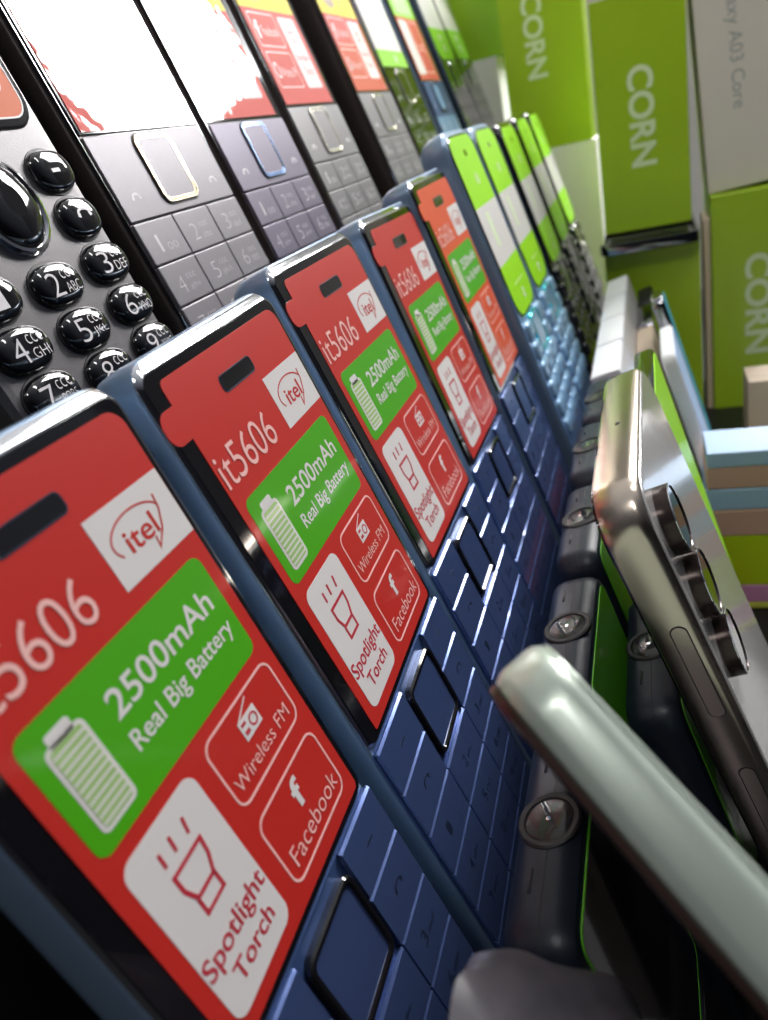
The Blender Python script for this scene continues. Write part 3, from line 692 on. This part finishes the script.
# ------------------------------------------------------------------ display rack, counter, room
def world_box(s, x0, x1, y0, y1, z0, z1, m, b=0): s.box(x0, x1, y0, y1, z0, z1, m, b); return s
rk = empty('display_rack', Matrix.Translation(Vector((300, 90, 0)) * S), (0, 0, 0), 'black stepped display rack carrying the two upper rows of phones', 'rack')
def child(s, name, par, ox=300, oy=90):
    o = s.obj(name, par); o.location = Vector((-ox, -oy, 0)) * S; return o
zt1 = H0 - 24.38 - 148 * .966 - 4.4          # top of the first tier
s = MB(); s.box(-60, 640, 35.5, 110, 0, zt1 - .6, 'rack_black', .6); child(s, 'lower_step', rk)
s = MB(); s.box(-60, 500, 24.4, 26.8, 0, zt1 + 9.5, 'rack_black', .5); s.box(235, 500, 24.2, 27.0, zt1 + 12, zt1 + 17, 'red_lip', .8); 
lip = child(s, 'red_lip', rk); lip['label'] = 'red lip along the front of the lower step'
zt2 = H0 - 24.38 - 21.2 * .966 - 37 * .259 - 5.2
s = MB(); s.box(-60, 640, 82.5, 200, zt1, zt2, 'rack_black', .6); child(s, 'upper_step', rk)
s = MB(); s.box(-60, 640, 190, 196, zt2, zt2 + 190, 'rack_black', .6); child(s, 'back_board', rk)

def sbox(name, x0, x1, y0, y1, z0, z1, m):
    s = MB(); s.box(x0, x1, y0, y1, z0, z1, m); return struct(s.obj(name))
ct = MB(); ct.box(-300, 900, -260, 240, -40, 0, 'counter_dark', 2); tag(ct.obj('shop_counter'), 'dark counter top under the phones and cartons', 'counter')
cb = MB(); cb.box(-280, 880, -230, 230, -819.8, -40.1, 'counter_dark', 2); tag(cb.obj('counter_base'), 'dark counter base under the counter top', 'counter')
sbox('floor', -1500, 2600, -2200, 1500, -830, -820, 'wall_paint')
sbox('wall_far', 2500, 2520, -2200, 1500, -820, 2200, 'wall_paint')
sbox('wall_left', -1500, 2500, 1400, 1420, -820, 2200, 'wall_paint')

# ------------------------------------------------------------------ lamps of the shop and added fill lights
def lamp(name, loc, target, w, h, glow, label):
    d = (Vector(target) - Vector(loc)).normalized(); q = (-d).to_track_quat('-Z', 'Y') if False else d.to_track_quat('Z', 'Y')
    mw = Matrix.Translation(Vector((loc[0], loc[1], loc[2] + H0)) * S) @ q.to_matrix().to_4x4()
    f = MB(); f.box(-w / 2 - 12, w / 2 + 12, -h / 2 - 12, h / 2 + 12, -30, 0, 'lamp_frame', 3)
    g = MB(); g.box(-w / 2, w / 2, -h / 2, h / 2, 0, 2, glow)
    return put(name, mw, (0, 0, -15), [('housing', f.mesh('housing')), ('diffuser', g.mesh('diffuser'))], label, 'lamp')
B1 = Vector((172, 105, 18))
def at(dir, dist): return B1 + Vector(dir).normalized() * dist
lamp('lamp_panel', at((.85, -.355, .505), 1300), B1, 270, 560, 'lamp_glow', 'bright white lamp panel ahead of the rack')
lamp('lamp_panel', (1350, -250, 960), (150, 60, -30), 620, 420, 'lamp_glow_soft', 'wide ceiling lamp panel above the counter')

lamp('lamp_panel', (-700, 150, 1500), (500, 0, 0), 420, 240, 'lamp_glow_soft', 'added fill lamp panel behind the photographer')  # fill light added behind the camera to brighten the carton fronts
lamp('carton_fill_light', (330, -130, 430), (600, 10, -60), 260, 60, 'lamp_glow_soft', 'added unseen fill lamp over the far end of the counter, facing the cartons')  # added out of view to brighten the cartons at the far end
w = bpy.data.worlds.new('World'); sc.world = w; w.use_nodes = True
nt = w.node_tree; bg = nt.nodes['Background']
tc = nt.nodes.new('ShaderNodeTexCoord'); dp = nt.nodes.new('ShaderNodeVectorMath'); dp.operation = 'DOT_PRODUCT'
dp.inputs[1].default_value = (.60, .42, .68)
nt.links.new(tc.outputs['Generated'], dp.inputs[0])
rp = nt.nodes.new('ShaderNodeValToRGB'); mr = nt.nodes.new('ShaderNodeMapRange'); mr.inputs['From Min'].default_value = -1; mr.inputs['From Max'].default_value = 1
nt.links.new(dp.outputs['Value'], mr.inputs['Value']); nt.links.new(mr.outputs['Result'], rp.inputs['Fac'])
e = rp.color_ramp.elements; e[0].position = .3; e[0].color = (.012, .012, .015, 1); e[1].position = 1; e[1].color = (1.0, 1.0, 1.0, 1)
m_ = rp.color_ramp.elements.new(.6); m_.color = (.16, .17, .20, 1); m2 = rp.color_ramp.elements.new(.85); m2.color = (.62, .64, .68, 1)
nt.links.new(rp.outputs['Color'], bg.inputs['Color']); bg.inputs['Strength'].default_value = 0.75

# ------------------------------------------------------------------ camera
cam = bpy.data.cameras.new('camera'); co = bpy.data.objects.new('camera', cam); COL.objects.link(co)
W = ((0.28988, -0.93337, -0.21162), (-0.48045, 0.04931, -0.87564), (0.82773, 0.3555, -0.43414))
co.matrix_world = Matrix(((W[0][0], -W[1][0], -W[2][0], 0), (W[0][1], -W[1][1], -W[2][1], 0), (W[0][2], -W[1][2], -W[2][2], H0 * S), (0, 0, 0, 1)))
cam.sensor_fit = 'VERTICAL'; cam.sensor_height = 24; cam.sensor_width = 24 * 768 / 1020; cam.lens = 740.13 / 1020 * 24
cam.clip_start = .004; cam.clip_end = 20
cam.dof.use_dof = True; cam.dof.focus_distance = .15; cam.dof.aperture_fstop = 12.5
sc.camera = co
sc.view_settings.view_transform = 'Standard'; sc.view_settings.look = 'None'; sc.view_settings.exposure = 0.0; sc.view_settings.gamma = 1
sc.view_settings.use_curve_mapping = False
